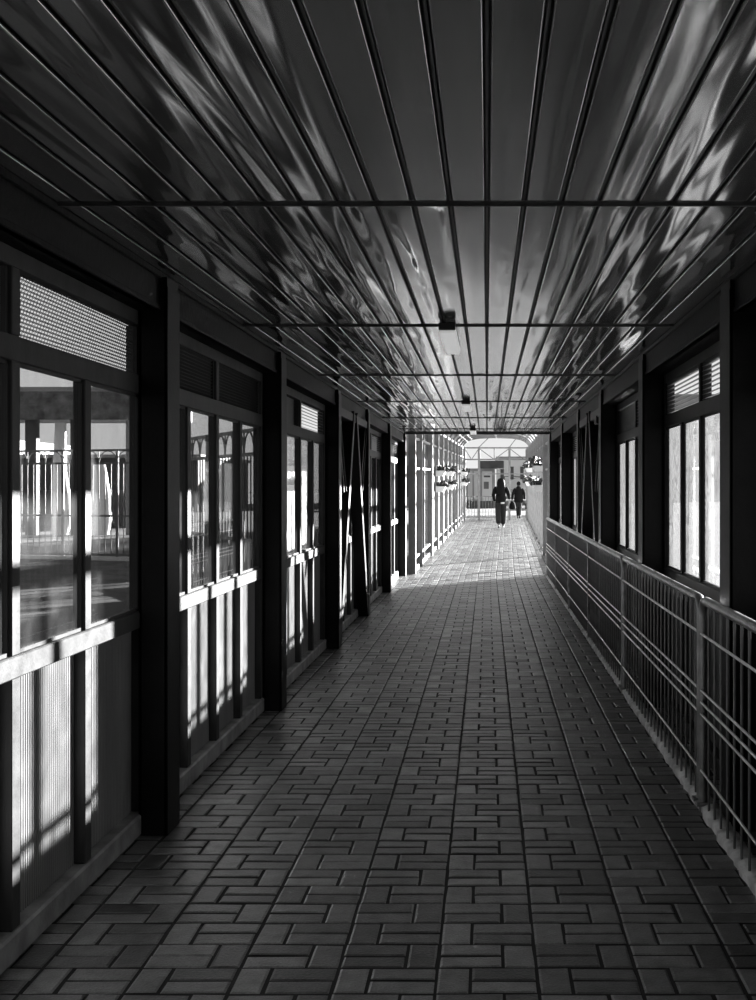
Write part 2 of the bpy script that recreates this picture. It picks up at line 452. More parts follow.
WN = [0]
def bay(side, y0, y1, label, transom=('open', 'open'), dark_upper=False, right=False):
    gr = .022
    WN[0] += 1
    xf = XL if side < 0 else XR
    X = lambda d: xf + side*d
    root = empty('window_%d' % WN[0], (X(.04), (y0+y1)/2, 0), label, 'window', kind='structure')
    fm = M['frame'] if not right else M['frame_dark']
    fr = MB()
    j = .055
    fr.box(X(0), X(.052), y0, y0+j, .09, 2.2, .003); fr.box(X(0), X(.052), y1-j, y1, .09, 2.2, .003)
    fr.box(X(.002), X(.052), y0+j, y1-j, 2.14, 2.2, .003)
    fr.box(X(0), X(.052), y0+j, y1-j, 1.85, 1.93, .003)
    fr.build('frame', fm, root)
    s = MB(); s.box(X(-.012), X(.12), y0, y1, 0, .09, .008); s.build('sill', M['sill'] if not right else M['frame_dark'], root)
    mr = MB(); mr.box(X(-.006), X(.052), y0+j, y1-j, .868, .938, .004); mr.build('mid_rail', fm, root)
    n = 4; p = (y1-y0-2*j)/n; mw = .07 if not right else .055
    edges = [y0+j+p*k for k in range(n+1)]
    for k in range(1, n):
        mb = MB(); yc = edges[k]
        mb.box(X(0), X(.046), yc-mw/2, yc+mw/2, .09, .868, .003); mb.box(X(0), X(.046), yc-mw/2, yc+mw/2, .938, 1.85, .003)
        if k == 2: mb.box(X(0), X(.046), yc-mw/2, yc+mw/2, 1.93, 2.14, .003)
        mb.build('mullion', fm, root)
    for k in range(n):
        a = edges[k] + (mw/2 if k else 0); b = edges[k+1] - (mw/2 if k < n-1 else 0)
        g = MB(); g.box(X(gr), X(gr+.004), a-.004, b+.004, .935, 1.853)
        up = M['board'] if dark_upper and k in (1, 2, 3) else (M['film'] if right else M['glass'])
        if right: up = M['film']
        if up is M['board']:
            g = MB(); g.box(X(gr), X(gr+.012), a-.004, b+.004, 1.44, 1.853)
            g2 = MB(); g2.box(X(gr), X(gr+.004), a-.004, b+.004, .935, 1.44); g2.build('pane', M['glass'], root)
        pane = g.build('pane' if up is not M['board'] else 'blind_board', up, root)
        bd = MB()
        for (ya, yb, za, zb) in ((a, a+.012, .938, 1.85), (b-.012, b, .938, 1.85), (a, b, .938, .95), (a, b, 1.838, 1.85)):
            bd.box(X(gr-.01), X(gr), ya, yb, za, zb)
        bd.build('glazing_bead', fm, pane)
        lp = MB(); ribbed(lp, X(.04), side, a-.004, b+.004, .088, .87, .02 if not right else .03)
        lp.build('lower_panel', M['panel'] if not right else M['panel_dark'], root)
    for h in (0, 1):
        a = edges[h*2] + (mw/2 if h else .0) + .004; b = edges[h*2+2] - (mw/2 if not h else .0) - .004
        mode = transom[h]
        t = MB()
        if mode == 'mesh':
            wire_mesh(t, X(.03), a, b, 1.932, 2.138); nm, mt = 'wire_mesh', M['mesh']
        elif mode == 'board':
            t.box(X(.045), X(.055), a, b, 1.93, 2.14); nm, mt = 'blind_board', M['board']
        elif mode == 'shut':
            louvre(t, X(.03), side, a, b, 1.932, 2.138, -.75, 12, .03); nm, mt = 'louvre', M['frame_dark']
        else:
            louvre(t, X(.03), side, a, b, 1.932, 2.138, .26, 8, .04); nm, mt = 'louvre', M['slat']
        lv = t.build(nm, mt, root)
        c = MB(); c.box(X(.03), X(.06), a-.004, a+.008, 1.93, 2.14); c.box(X(.014), X(.06), b-.012, b+.004, 1.93, 2.14)
        c.build('edge_strip', M['frame'], lv)
    return root

for side in (-1, 1):
    nm = 'left' if side < 0 else 'right'
    COLS = COLS_L if side < 0 else COLS_R
    for i in range(len(COLS)-1):
        y0, y1 = COLS[i]+CD[side], COLS[i+1]
        if i < 1: y0 = COLS[i]
        if i == 2 and side < 0: y1 += .1
        q = i - 2
        lab = ('glazed bay on the %s wall, %s one ahead of the viewer' % (nm, ORD[q])) if q >= 0 else 'glazed bay on the %s wall beside the viewer, %s' % (nm, ORD[i])
        brace = (i == 5)
        if side < 0:
            tm = {2: ('mesh', 'mesh'), 3: ('shut', 'shut'), 4: ('board', 'open'), 5: ('board', 'board')}.get(i, ('shut', 'open'))
        else:
            tm = {5: ('board', 'board'), 4: ('open', 'shut')}.get(i, ('open', 'open'))
        bay(side, y0, y1, lab, tm, dark_upper=brace, right=side > 0)

# ------------------------------------------------------------------ steel bracing in the sixth bay
for side in (-1, 1):
    nm = 'left' if side < 0 else 'right'
    xi = (CL if side < 0 else CR)
    COLS = COLS_L if side < 0 else COLS_R
    y0, y1 = COLS[5]+CD[side], COLS[6]; ym = (y0+y1)/2
    root = empty('steel_bracing', (xi+side*.06, ym, 0), 'black A shaped steel bracing between two pillars of the %s wall' % nm, 'bracing', kind='structure')
    xc = xi + side*.06
    for s, ye in ((-1, y0), (1, y1)):
        b = MB(); b.bar((xc, ye, .05), (xc, ym + s*.12, 2.2), .11, .12, (side, 0, 0)); b.build('diagonal', M['black'], root)
        e = MB(); off = side*-.052
        e.bar((xc+off, ye-.05, .05), (xc+off, ym+s*.12-.05, 2.2), .012, .008, (side, 0, 0)); e.build('angle_edge', M['frame'], root)
        k = MB(); k.bar((xc, ye, 2.15), (xc, (ye*.55+(ym+s*.12)*.45), 1.42), .05, .06, (side, 0, 0)); k.build('strut', M['black'], root)
        k = MB(); k.bar((xc+off, ye-.03, 2.15), (xc+off, (ye*.55+(ym+s*.12)*.45)-.03, 1.42), .012, .008, (side, 0, 0)); k.build('strut_edge', M['frame'], root)
    MB().box(xc-.05, xc+.05, y0, y1, 2.12, 2.2, .004).build('tie_beam', M['black'], root)
    if side > 0:
        MB().box(xc-.06, xc+.0, y0+.3, y0+.55, 2.06, 2.14, .01).build('junction_box', M['frame_dark'], root)

# ------------------------------------------------------------------ kerb + railings
kb = MB(); y = 2.0; rk = random.Random(5)
sec = []
while y < 20.9:
    x0 = .955 + rk.uniform(-.006, .006); h = .038 + rk.uniform(-.008, .006)
    sec.append([Vector(p) for p in ((x0, y, -.02), (x0+.004, y, h*.7), (x0+.03, y, h), (1.03, y, h), (1.03, y, -.02))]); y += .06
kb.loft(sec)
tag(kb.build('trim_3', M['kerb']), 'rough concrete kerb under the railing', 'kerb', kind='structure')

RT = .972
def arc_pts(c, r, a0, a1, n=6):
    return [(c[0], c[1]+r*math.cos(a0+(a1-a0)*i/n), c[2]+r*math.sin(a0+(a1-a0)*i/n)) for i in range(n+1)]
def railing(y0, y1, label, mids=()):
    root = empty('guard_railing', (XRAIL, (y0+y1)/2, 0), label, 'railing', 'guard railings along the walkway')
    r = .021; rc = .07
    z = RT - r
    pts = [(XRAIL, y0, .0)] + [(XRAIL, y0, z-rc-.1)] + arc_pts((XRAIL, y0+rc, z-rc), rc, math.pi, math.pi/2) + \
          arc_pts((XRAIL, y1-rc, z-rc), rc, math.pi/2, 0) + [(XRAIL, y1, z-rc-.1), (XRAIL, y1, 0)]
    MB().tube(pts, r, 12).build('tube_frame', M['rail'], root)
    for zz in (.80, .545, .492, .439, .185):
        MB().tube([(XRAIL-.012, y0+.015, zz), (XRAIL-.012, y1-.015, zz)], .006, 6).build('rod', M['rod'], root)
    n = max(2, round((y1-y0)/.145))
    b = MB(); b.tube([(XRAIL, 0, .06), (XRAIL, 0, z-.005)], .006, 6)
    first = None
    for k in range(1, n):
        yy = y0 + (y1-y0)*k/n
        if first is None:
            bb = MB(); bb.tube([(XRAIL, yy, .035), (XRAIL, yy, z-.005)], .006, 6); o = bb.build('baluster', M['bar'], root); first = (o, yy)
        else:
            o = first[0].copy(); COL.objects.link(o); o.parent = root; o.location = (0, yy-first[1], 0)
    for ym in mids:
        MB().box(XRAIL-.02, XRAIL+.012, ym-.02, ym+.02, 0, z, .003).build('flat_post', M['rail'], root)
    for yb in (y0, y1):
        MB().box(XRAIL-.035, XRAIL+.035, yb-.012 if yb == y0 else yb-.045, yb+.045 if yb == y0 else yb+.012, .03, .045).build('foot_plate', M['rail'], root)
    return root
railing(2.72, 5.77, 'nearest galvanised guard railing with thin bars, cut by the edge of the picture')
railing(5.83, 9.08, 'second galvanised guard railing, bent tube frame between two double posts')
railing(9.14, 20.75, 'long far galvanised guard railing with flat posts, reaching the sunlit end', (12.17, 15.1, 18.0))

# ------------------------------------------------------------------ ceiling lamps
for i, (y, wd) in enumerate(((6.85, 'nearest'), (13.05, 'middle'), (19.2, 'farthest'))):
    x = -.216
    root = empty('ceiling_lamp', (x, y+.6, ZC-.06), '%s white batten lamp under the slatted ceiling' % wd, 'lamp', 'batten lamps along the ceiling')
    MB().box(x-.042, x+.042, y+.14, y+1.25, ZC-.02, ZC-.004, .003).build('body', M['lampbody'], root)
    MB().box(x-.046, x+.046, y+.1, y+1.25, ZC-.062, ZC-.02, .008).build('diffuser', M['diff'], root)
    MB().box(x-.046, x+.046, y+.05, y+.1, ZC-.05, ZC-.012, .005).build('end_cap', M['lampbody'], root)

# ------------------------------------------------------------------ far glazed walkway (vaulted)
FP = [21.45, 23.2, 26.3, 28.7, 31.0, 33.3, 35.6, 37.9, 40.2, 42.5, 44.4, 46.2]
GL, GR = -1.25, 1.12
EAVE = 2.66
for side in (-1, 1):
    nm = 'left' if side < 0 else 'right'
    xg = GL if side < 0 else GR
    fp = FP if side < 0 else FP + [48.6, 51.0]
    for i, y in enumerate(fp):
        wide = (i == 2)
        w = .16 if wide else .07
        mb = MB(); mb.box(xg-side*.05, xg+side*(.12 if wide else .07), y, y+w, -.02, EAVE, .004)
        o = mb.build('pillar', M['post'], do_warp=True)
        tag(o, '%s pale steel post of the %s side of the vaulted glass walkway' % ((ORD+['fourteenth', 'fifteenth'])[i], nm), 'post', kind='structure')
    for i in range(len(fp)-1):
        WN[0] += 1
        y0, y1 = fp[i] + (.16 if i == 2 else .07), fp[i+1]
        c = warp(Vector((xg+side*.035, (y0+y1)/2, 0)))
        root = empty('window_%d' % WN[0], c, '%s pale bay of the %s side of the vaulted glass walkway' % ((ORD+['fourteenth'])[i], nm), 'window', kind='structure')
        fr = MB()
        for za, zb in ((.21, .25) if side < 0 else (.03, .045), (1.75, 1.79), (2.27, 2.31), (2.61, 2.66)):
            fr.box(xg-side*.008, xg+side*.06, y0, y1, za, zb, .003)
        yc = (y0+y1)/2
        fr.box(xg+side*.01, xg+side*.06, yc-.02, yc+.02, .05, 2.6)
        fr.build('frame', M['post'], root, do_warp=True)
        for ya, yb in ((y0, yc-.02), (yc+.02, y1)):
            lp = MB(); ribbed(lp, xg+side*.04, side, ya, yb, .25 if side < 0 else .045, 1.75, .07, .005, side < 0)
            if side < 0: mt = M['glass'] if i < 2 else M['farsheet']
            else: mt = M['glass'] if i < 2 else M['clearsheet']
            lp.build('lower_panel', mt, root, do_warp=True)
            for za, zb in ((1.8, 2.26), (2.32, 2.6)):
                g = MB(); g.box(xg+side*.04, xg+side*.044, ya, yb, za, zb)
                g.build('pane', M['glass'] if (side > 0 or i < 2) else M['clearsheet'], root, do_warp=True)
        kb = MB(); kb.box(xg, xg+side*.06, y0, y1, -.02, .06 if side < 0 else .03, .005); kb.build('base_rail', M['post'], root, do_warp=True)

# vaulted roof
def vault(y, dz=0):
    pts = []
    prof = [(GL-.03, EAVE), (GL+.03, EAVE+.1), (GL+.14, EAVE+.2), (GL+.3, EAVE+.27), (GL+.6, EAVE+.32), (-.065, EAVE+.34),
            (GR-.6, EAVE+.32), (GR-.3, EAVE+.27), (GR-.14, EAVE+.2), (GR-.03, EAVE+.1), (GR+.03, EAVE)]
    return [Vector((x, y, z+dz)) for x, z in prof]
roof = empty('roof', (0, 33, EAVE), 'vaulted milky roof on pale curved ribs over the far walkway', 'roof', kind='structure')
for i, y in enumerate(FP):
    MB().tube(vault(y+.035), .036, 6).build('rib', M['post'], roof, do_warp=True)
for k in (0, 2, 3, 5, 7, 8, 10):
    a, b = vault(FP[0]+.03)[k], vault(FP[-1]+.04)[k]
    MB().bar(a, b, .05, .05).build('purlin', M['post'], roof, do_warp=True)
for i in range(len(FP)-1):
    a, b = vault(FP[i]+.035, .035), vault(FP[i+1]+.035, .035)
    mb = MB()
    for k in range(len(a)-1): mb.face([a[k], a[k+1], b[k+1], b[k]], True)
    mb.build('roof_sheet', M['roofsheet'], roof, do_warp=True)

# end screen with doorway
def end_screen():
    WN[0] += 1
    y = 46.25
    root = empty('window_%d' % WN[0], warp(Vector((0, y, 0))), 'pale steel end screen with low bars and an open doorway', 'window', kind='structure')
    for x in (-1.2, -.68, .42, 1.08):
        MB().box(x-.04, x+.04, y, y+.08, 0, EAVE, .004).build('screen_post', M['post'], root, do_warp=True)
    for z in (2.2, 2.62):
        MB().box(-1.2, 1.1, y+.01, y+.07, z-.025, z+.025).build('screen_rail', M['post'], root, do_warp=True)
    MB().box(-1.2, 1.1, y+.02, y+.06, 1.66, 1.70).build('screen_rail', M['post'], root, do_warp=True)
    for z in (.12, .86):
        MB().box(-1.2, .42, y+.02, y+.06, z-.02, z+.02).build('screen_rail', M['post_w'], root, do_warp=True)
    for a, b in (((-1.2, 2.6), (-.95, 2.2)), ((-.95, 2.2), (-.68, 2.6)), ((-.68, 2.6), (-.13, 2.2)), ((-.13, 2.2), (.42, 2.6)), ((.42, 2.6), (.95, 2.2)), ((-.13, 2.2), (-.13, 2.6)), ((-.68, 2.64), (-.35, 2.97)), ((.42, 2.64), (.66, 2.96))):
        MB().bar((a[0], y+.04, a[1]), (b[0], y+.04, b[1]), .03, .03, (0, 1, 0)).build('truss_bar', M['post'], root, do_warp=True)
    x = -1.14
    while x < .4:
        if abs(x+.68) > .05: MB().box(x-.008, x+.008, y+.03, y+.05, .12, .86).build('thin_bar', M['post'], root, do_warp=True)
        x += .1
end_screen()

# ------------------------------------------------------------------ flower troughs on the far walls
def trough(side, y, z, label, seed):
    rr = random.Random(seed)
    xg = GL if side < 0 else GR
    xw = xg - side*.056
    root = empty('hanging_flower_trough', warp(Vector((xw-side*.1, y, z))), label, 'planter', 'white flower troughs hung on the far walkway')
    mb = MB()
    L = .62
    sect = lambda yy, sh: [Vector((xw, yy, z+.005)), Vector((xw-side*(.15-sh), yy, z+.005)), Vector((xw-side*(.2-sh), yy, z+.115)), Vector((xw-side*(.2-sh), yy, z+.13)), Vector((xw, yy, z+.13))]
    mb.loft([sect(y-L/2+.02, .02), sect(y-L/2+.01, 0), sect(y+L/2-.01, 0), sect(y+L/2-.02, .02)], True, False)
    mb.build('trough', M['white'], root, do_warp=True)
    MB().box(xw-side*.02, xw-side*.18, y-L/2+.03, y+L/2-.03, z+.17, z+.136).build('soil', M['soil'], root, do_warp=True)
    hook = MB(); hook.box(xw, xg+side*.008, y-.02, y+.02, z+.02, z+.22); hook.build('bracket', M['post'], root, do_warp=True)
    lf = MB(); fl = MB()
    for k in range(150):
        c = Vector((xw-side*rr.uniform(.02, .26), y+rr.uniform(-L/2, L/2), z+.14+rr.uniform(-.03, .12 if side < 0 else .19)*rr.uniform(.4, 1)))
        d = Vector((rr.uniform(-1, 1), rr.uniform(-1, 1), rr.uniform(-.3, 1))).normalized(); e = d.cross(Vector((rr.uniform(-1, 1), rr.uniform(-1, 1), rr.uniform(-1, 1)))).normalized()
        s = rr.uniform(.035, .06)
        nrm = d.cross(e)*.006
        lf.face([c-d*s, c+e*s*.45+nrm, c+d*s, c-e*s*.45+nrm])
        lf.tube([(c.x, c.y, c.z), (c.x*.5+(xw-side*.1)*.5, c.y, z+.13)], .003, 3, False)
    lf.build('foliage', M['leaf'], root, do_warp=True)
    for k in range(9):
        c = Vector((xw-side*rr.uniform(.06, .26), y+rr.uniform(-L/2, L/2), z+.15+rr.uniform(-.02, .05)))
        for q in range(5):
            a = 2*math.pi*q/5
            p = c + Vector((0, math.cos(a)*.022, math.sin(a)*.022))
            fl.face([c, p+Vector((-side*.006, -math.sin(a)*.014, math.cos(a)*.014)), c+(p-c)*1.7, p+Vector((-side*.006, math.sin(a)*.014, -math.cos(a)*.014))])
    fl.build('blossoms', M['petal'], root, do_warp=True)
k = 0
for y, w in ((27.75, 'nearest'), (32.2, 'middle'), (43.2, 'farthest')):
    for z, u in ((1.62, 'upper'), (1.28, 'lower')):
        trough(-1, y, z, 'white flower trough on the left glass wall, %s one of the %s pair' % (u, w), 10+k); k += 1
for y, w in ((26.6, 'nearer'), (37.4, 'farther')):
    for z, u in ((1.72, 'upper'), (1.32, 'lower')):
        trough(1, y, z, 'white flower trough on the right wall, %s one of the %s pair' % (u, w), 30+k); k += 1

# ------------------------------------------------------------------ people
def skin_mesh(name, joints, edges, root_idx, mat, parent, sub=2):
    me = bpy.data.meshes.new(name)
    me.from_pydata([j[0] for j in joints], edges, [])
    ob = bpy.data.objects.new(name, me); COL.objects.link(ob)
    md = ob.modifiers.new('skin', 'SKIN')
    sv = me.skin_vertices[0].data
    for i, j in enumerate(joints):
        r = j[1]; r = r if isinstance(r, tuple) else (r, r)
        sv[i].radius = r; sv[i].use_root = (i == root_idx)
    md.use_smooth_shade = True
    sb = ob.modifiers.new('sub', 'SUBSURF'); sb.levels = sub; sb.render_levels = sub
    dg = bpy.context.evaluated_depsgraph_get()
    m2 = bpy.data.meshes.new_from_object(ob.evaluated_get(dg))
    bpy.data.objects.remove(ob); bpy.data.meshes.remove(me)
    m2.name = name; m2.materials.clear(); m2.materials.append(mat)
    for p in m2.polygons: p.use_smooth = True
    o = bpy.data.objects.new(name, m2); COL.objects.link(o); o.parent = parent
    return o

def ell_loft(mb, secs, n=16):
    """secs: (cx, cy, z, rx, ry)"""
    mb.loft([[Vector((c[0]+c[3]*math.cos(2*math.pi*k/n), c[1]+c[4]*math.sin(2*math.pi*k/n), c[2])) for k in range(n)] for c in secs])

def person(loc, H, label, pose, long_hair):
    root = empty('person', loc, label, 'person')
    S = lambda x, y, z: (x*H, y*H, z*H)
    J = []; E = []
    def add(p, r, par=None):
        J.append((S(*p), (r[0]*H, r[1]*H) if isinstance(r, tuple) else r*H)); i = len(J)-1
        if par is not None: E.append((par, i))
        return i
    pel = add((0, 0, .53), (.075, .055))
    wa = add((0, .003, .62), (.065, .045), pel); ch = add((0, .006, .73), (.085, .055), wa)
    ub = add((0, .004, .80), (.07, .045), ch); nk = add((0, .01, .85), .03, ub); 
    jaw = add((0, .022, .885), (.04, .045), nk); hd = add((0, .015, .935), (.048, .056), jaw); tp = add((0, .01, .98), (.03, .035), hd)
    nose = add((0, .078, .915), .008, hd)
    for s in (-1, 1): add((s*.052, .012, .925), .01, hd)
    arms = {}
    for s in (-1, 1):
        sh, el, wr = pose['arm'][s]
        a = add(sh, .036, ub); b = add(el, .026, a); m = add(tuple((np_*.5+q*.5) for np_, q in zip(el, wr)), .022, b); c = add(wr, .016, m)
        d = Vector(wr)-Vector(el); d.normalize()
        pa = Vector(wr)+d*.035; p = add(tuple(pa), (.012, .022), c)
        sidev = Vector((0, 1, 0))
        for q, ln in zip((-1.5, -.5, .5, 1.5), (.030, .038, .041, .036)):
            k1 = pa + d*.022 + sidev*q*.0105; k2 = k1 + d*ln*.55 + Vector((-s*.005, 0, 0)); k3 = k2 + d*ln*.45 + Vector((-s*.012, 0, 0))
            i1 = add(tuple(k1), .0052, p); i2 = add(tuple(k2), .0046, i1); add(tuple(k3), .004, i2)
        t1 = Vector(wr) + d*.02 + sidev*.022; i1 = add(tuple(t1), .0058, c); add(tuple(t1 + d*.022 + sidev*.012), .005, i1)
        arms[s] = (sh, el, wr, pa)
    for s in (-1, 1):
        hp, kn, an, to = pose['leg'][s]
        a = add(hp, .055, pel); b = add(kn, .037, a); m = add(tuple(x*.65+y*.35 for x, y in zip(kn, an)), .034, b); c = add(an, .022, m)
        he = add((an[0], an[1]-.018, an[2]-.018), .018, c); add(to, (.018, .014), c)
    skin_mesh('body', J, E, pel, M['skin'], root)
    # trousers
    J2 = [(S(0, 0, .545), (.11*H, .075*H)), (S(0, 0, .60), (.085*H, .06*H))]; E2 = [(0, 1)]
    for s in (-1, 1):
        hp, kn, an, to = pose['leg'][s]
        i = len(J2)
        an2 = (an[0], an[1], an[2]+.012)
        J2 += [(S(*hp), .068*H), (S(*kn), pose['knee_r']*H), (S(*[x*.45+y*.55 for x, y in zip(kn, an2)]), pose['knee_r']*.95*H), (S(*an2), pose['hem_r']*H)]
        E2 += [(0, i), (i, i+1), (i+1, i+2), (i+2, i+3)]
    skin_mesh('trousers', J2, E2, 0, M['cloth'], root)
    # shoes
    for s in (-1, 1):
        hp, kn, an, to = pose['leg'][s]
        v = Vector(to)-Vector(an); v.z = 0; v.normalize()
        a = Vector(an); zz = to[2]
        sh = [(S(*(a - v*.03 + Vector((0, 0, -.022)))), .021*H), (S(*(a + v*.012 + Vector((0, 0, -.012)))), .024*H), (S(*(Vector(to)-v*.015)), .02*H), (S(*(Vector(to)+v*.02)), .014*H)]
        skin_mesh('shoe', sh, [(0, 1), (1, 2), (2, 3)], 1, pose['shoe'], root)
    # jacket: torso + sleeves
    mb = MB()
    z0 = pose['coat_z']
    cw = pose.get('cw', 1.0)
    secs = [(0, 0, z0, .104*cw, .078), (0, 0, z0+.01, .108*cw, .082), (0, 0, .58, .105*cw, .076), (0, 0, .66, .1*cw, .068), (0, .004, .74, .108*cw, .073), (0, .004, .79, .105*cw, .066),
            (0, .004, .82, .085, .052), (0, .008, .85, .048, .042), (0, .01, .868, .04, .04)]
    ell_loft(mb, [tuple(c*H for c in q) for q in secs])
    mb2 = mb
    jk = MB(); jk.v = mb2.v; jk.f = mb2.f; jk.sm = mb2.sm
    jo = jk.build('jacket', M['cloth2'], root, origin=(0, 0, 0)); jo.location = (0, 0, 0)
    for s in (-1, 1):
        sh, el, wr, pa = arms[s]
        tb = MB(); tb.tube([S(sh[0]*.55, 0, sh[2]+.004), S(sh[0]*.86, 0, sh[2]-.006), S(sh[0]*1.06, sh[1], sh[2]-.04), S(*[x*.4+y*.6 for x, y in zip(sh, el)]), S(*el), S(*[x*.5+y*.5 for x, y in zip(el, wr)]), S(*wr)],
                           [x*H for x in (.034, .042, .044, .041, .036, .032, .028)], 12)
        t = tb.build('sleeve', M['cloth2'], jo, origin=(0, 0, 0)); t.location = (0, 0, 0)
    if pose.get('hem'):
        hb = MB(); 
        angs = [math.radians(a) for a in range(-92, -48, 6)]
        ring = lambda dz, f: [Vector((.104*f*math.cos(a)*H, .08*f*math.sin(a)*H, (z0+dz+.012*math.cos(a))*H)) for a in angs]
        r0, r1, r2, r3 = ring(-.022, 1.0), ring(-.022, 1.06), ring(.012, 1.08), ring(.012, 1.0)
        hb.loft([[r[k] for r in (r0, r1, r2, r3)] for k in range(len(angs))])
        h = hb.build('shirt_hem', M['shoe'], jo, origin=(0, 0, 0)); h.location = (0, 0, 0); h['label'] = 'pale shirt hem showing under the jacket'
    # hair
    hb = MB()
    if long_hair:
        secs = [(-.012, -.05, .66, .05, .025), (-.012, -.055, .70, .08, .034), (-.008, -.05, .77, .088, .04), (0, -.03, .84, .08, .056), (0, -.004, .89, .082, .070), (0, .002, .94, .074, .072), (0, 0, .975, .054, .058), (0, 0, .995, .028, .032), (0, 0, 1.0, .006, .008)]
    else:
        secs = [(0, -.022, .885, .03, .02), (0, -.016, .90, .046, .042), (0, -.006, .935, .054, .058), (0, 0, .97, .046, .052), (0, 0, .992, .026, .03), (0, 0, .998, .006, .008)]
    ell_loft(hb, [tuple(c*H for c in q) for q in secs])
    h = hb.build('hair', M['hair'], root, origin=(0, 0, 0)); h.location = (0, 0, 0)
    return root, arms

def bag(loc, top, label, w, h, d, mat):
    root = empty('handbag', loc, label, 'bag')
    x, y, z = loc
    mb = MB(); n = 14
    secs = []
    for t, sx, sy in ((0, .8, .7), (.04, .96, .95), (.3, 1.05, 1.1), (.7, 1.0, .9), (.95, .9, .5), (1, .86, .35)):
        secs.append([Vector((x + d/2*sy*(abs(math.cos(a))**.6)*(1 if math.cos(a) > 0 else -1), y + w/2*sx*(abs(math.sin(a))**.6)*(1 if math.sin(a) > 0 else -1), z + h*t)) for a in [2*math.pi*k/n for k in range(n)]])
    mb.loft(secs); mb.build('pouch', mat, root)
    for o in (-1, 1):
        pts = [(x+o*d*.12, y + w*.3*math.cos(a), z + h*.93 + (top-z-h*.93)*math.sin(a)) for a in [math.pi*k/10 for k in range(11)]]
        MB().tube(pts, .008, 6).build('strap', mat, root)
    return root

Y1 = 39.7; p1 = Vector((.43, Y1, .0102*(Y1-Y_FAR) + .002))
pose1 = {'arm': {-1: ((-.112, 0, .80), (-.15, -.01, .655), (-.125, .06, .55)), 1: ((.112, 0, .80), (.155, -.03, .665), (.17, .075, .60))},
         'leg': {-1: ((-.052, 0, .5), (-.052, .015, .28), (-.042, -.07, .06), (-.042, .0, .016)), 1: ((.052, 0, .5), (.052, .04, .285), (.045, .07, .045), (.045, .14, .016))},
         'knee_r': .066, 'hem_r': .055, 'coat_z': .50, 'shoe': M['shoe'], 'hem': True}
_, arms1 = person(p1, 1.55, 'person with long dark hair in black jacket and wide trousers, walking away', pose1, True)
hnd = p1 + Vector(arms1[1][3])*1.55
bag((hnd.x+.09, hnd.y+.02, hnd.z-.33), hnd.z+.0, 'dark soft handbag held by the long haired person', .28, .25, .19, M['cloth2'])
Y2 = 48.2; p2 = Vector((1.19, Y2, .0102*(Y2-Y_FAR) + .002))
pose2 = {'arm': {-1: ((-.11, 0, .79), (-.155, -.01, .65), (-.17, .02, .52)), 1: ((.11, 0, .79), (.155, -.01, .65), (.16, .03, .52))},
         'leg': {-1: ((-.042, 0, .5), (-.03, .02, .28), (-.02, .05, .045), (-.02, .12, .016)), 1: ((.042, 0, .5), (.035, .01, .28), (.03, -.05, .06), (.03, .02, .016))},
         'knee_r': .045, 'hem_r': .034, 'coat_z': .44, 'shoe': M['cloth'], 'hem': False, 'cw': 1.15}
_, arms2 = person(p2, 1.40, 'shorter person in a dark jacket with short hair, walking out through the doorway', pose2, False)
hnd = p2 + Vector(arms2[1][3])*1.40
bag((hnd.x+.08, hnd.y, hnd.z-.34), hnd.z, 'black bag carried by the shorter person beside the end wall', .26, .24, .12, M['cloth'])

# ------------------------------------------------------------------ outside
g = MB()
xs = [-90, -30, -6, -1.62, 1.33, 6, 30, 90]; ys = [-20, 0, 10, Y_FAR, 46, 52, 90, 300]
def gz(x, y):
    d = min(max(0, y-Y_FAR), 31)
    return .0102*d - .06
vs = [(x, y, gz(x, y)) for y in ys for x in xs]; n = len(xs)
g.raw(vs, [(j*n+i, j*n+i+1, (j+1)*n+i+1, (j+1)*n+i) for j in range(len(ys)-1) for i in range(n-1)])
tag(g.build('ground', M['asphalt'], origin=(0, 0, 0)), 'grey asphalt ground around the walkway', 'ground', kind='structure')
GZ = .0102*31 - .06

def arch_fence(p0, p1, base, top, band, pitch, label, name='arched_fence', bars=3):
    p0, p1 = Vector(p0), Vector(p1); d = p1-p0; L = d.length; t = d/L
    root = empty(name, ((p0.x+p1.x)/2, (p0.y+p1.y)/2, base), label, 'fence')
    P = lambda s, z: (p0.x+t.x*s, p0.y+t.y*s, z)
    for z in (top, top-band, base+.9, base+.12):
        MB().bar(P(0, z), P(L, z), .03, .04).build('rail', M['fence'], root)
    n = max(1, round(L/pitch)); w = L/n
    vb = MB(); ar = MB()
    for k in range(n):
        for j in range(bars):
            s = w*(k + j/bars)
            vb.tube([P(s, base+.1), P(s, top-band + (0 if j else band))], .009, 4, False)
        c = w*(k+.5)
        ar.tube([P(c + w*.5*math.cos(a), top-band+band*.95*math.sin(a)) for a in [math.pi*q/8 for q in range(9)]], .012, 4, False)
    o = vb.build('bars', M['fence'], root)
    ar.build('arches', M['fence'], root)
    for k in range(0, n+1, 3):
        MB().bar(P(w*k, base-.02), P(w*k, top+.02), .05, .05, (1, 0, 0)).build('fence_post', M['fence'], root)
    MB().bar(P(0, base), P(L, base), .18, .16).build('plinth', M['far_w'], root)

arch_fence((-13.5, 27.6), (-6.6, 25.4), -.02, 2.2, .26, .42, 'light steel fence with small arched top across the road, seen through the first bay')
arch_fence((-5.2, 19.6), (-2.6, 14.3), -.05, 2.1, .27, .42, 'light steel fence with arched top close beside the walkway, seen through the second bay')

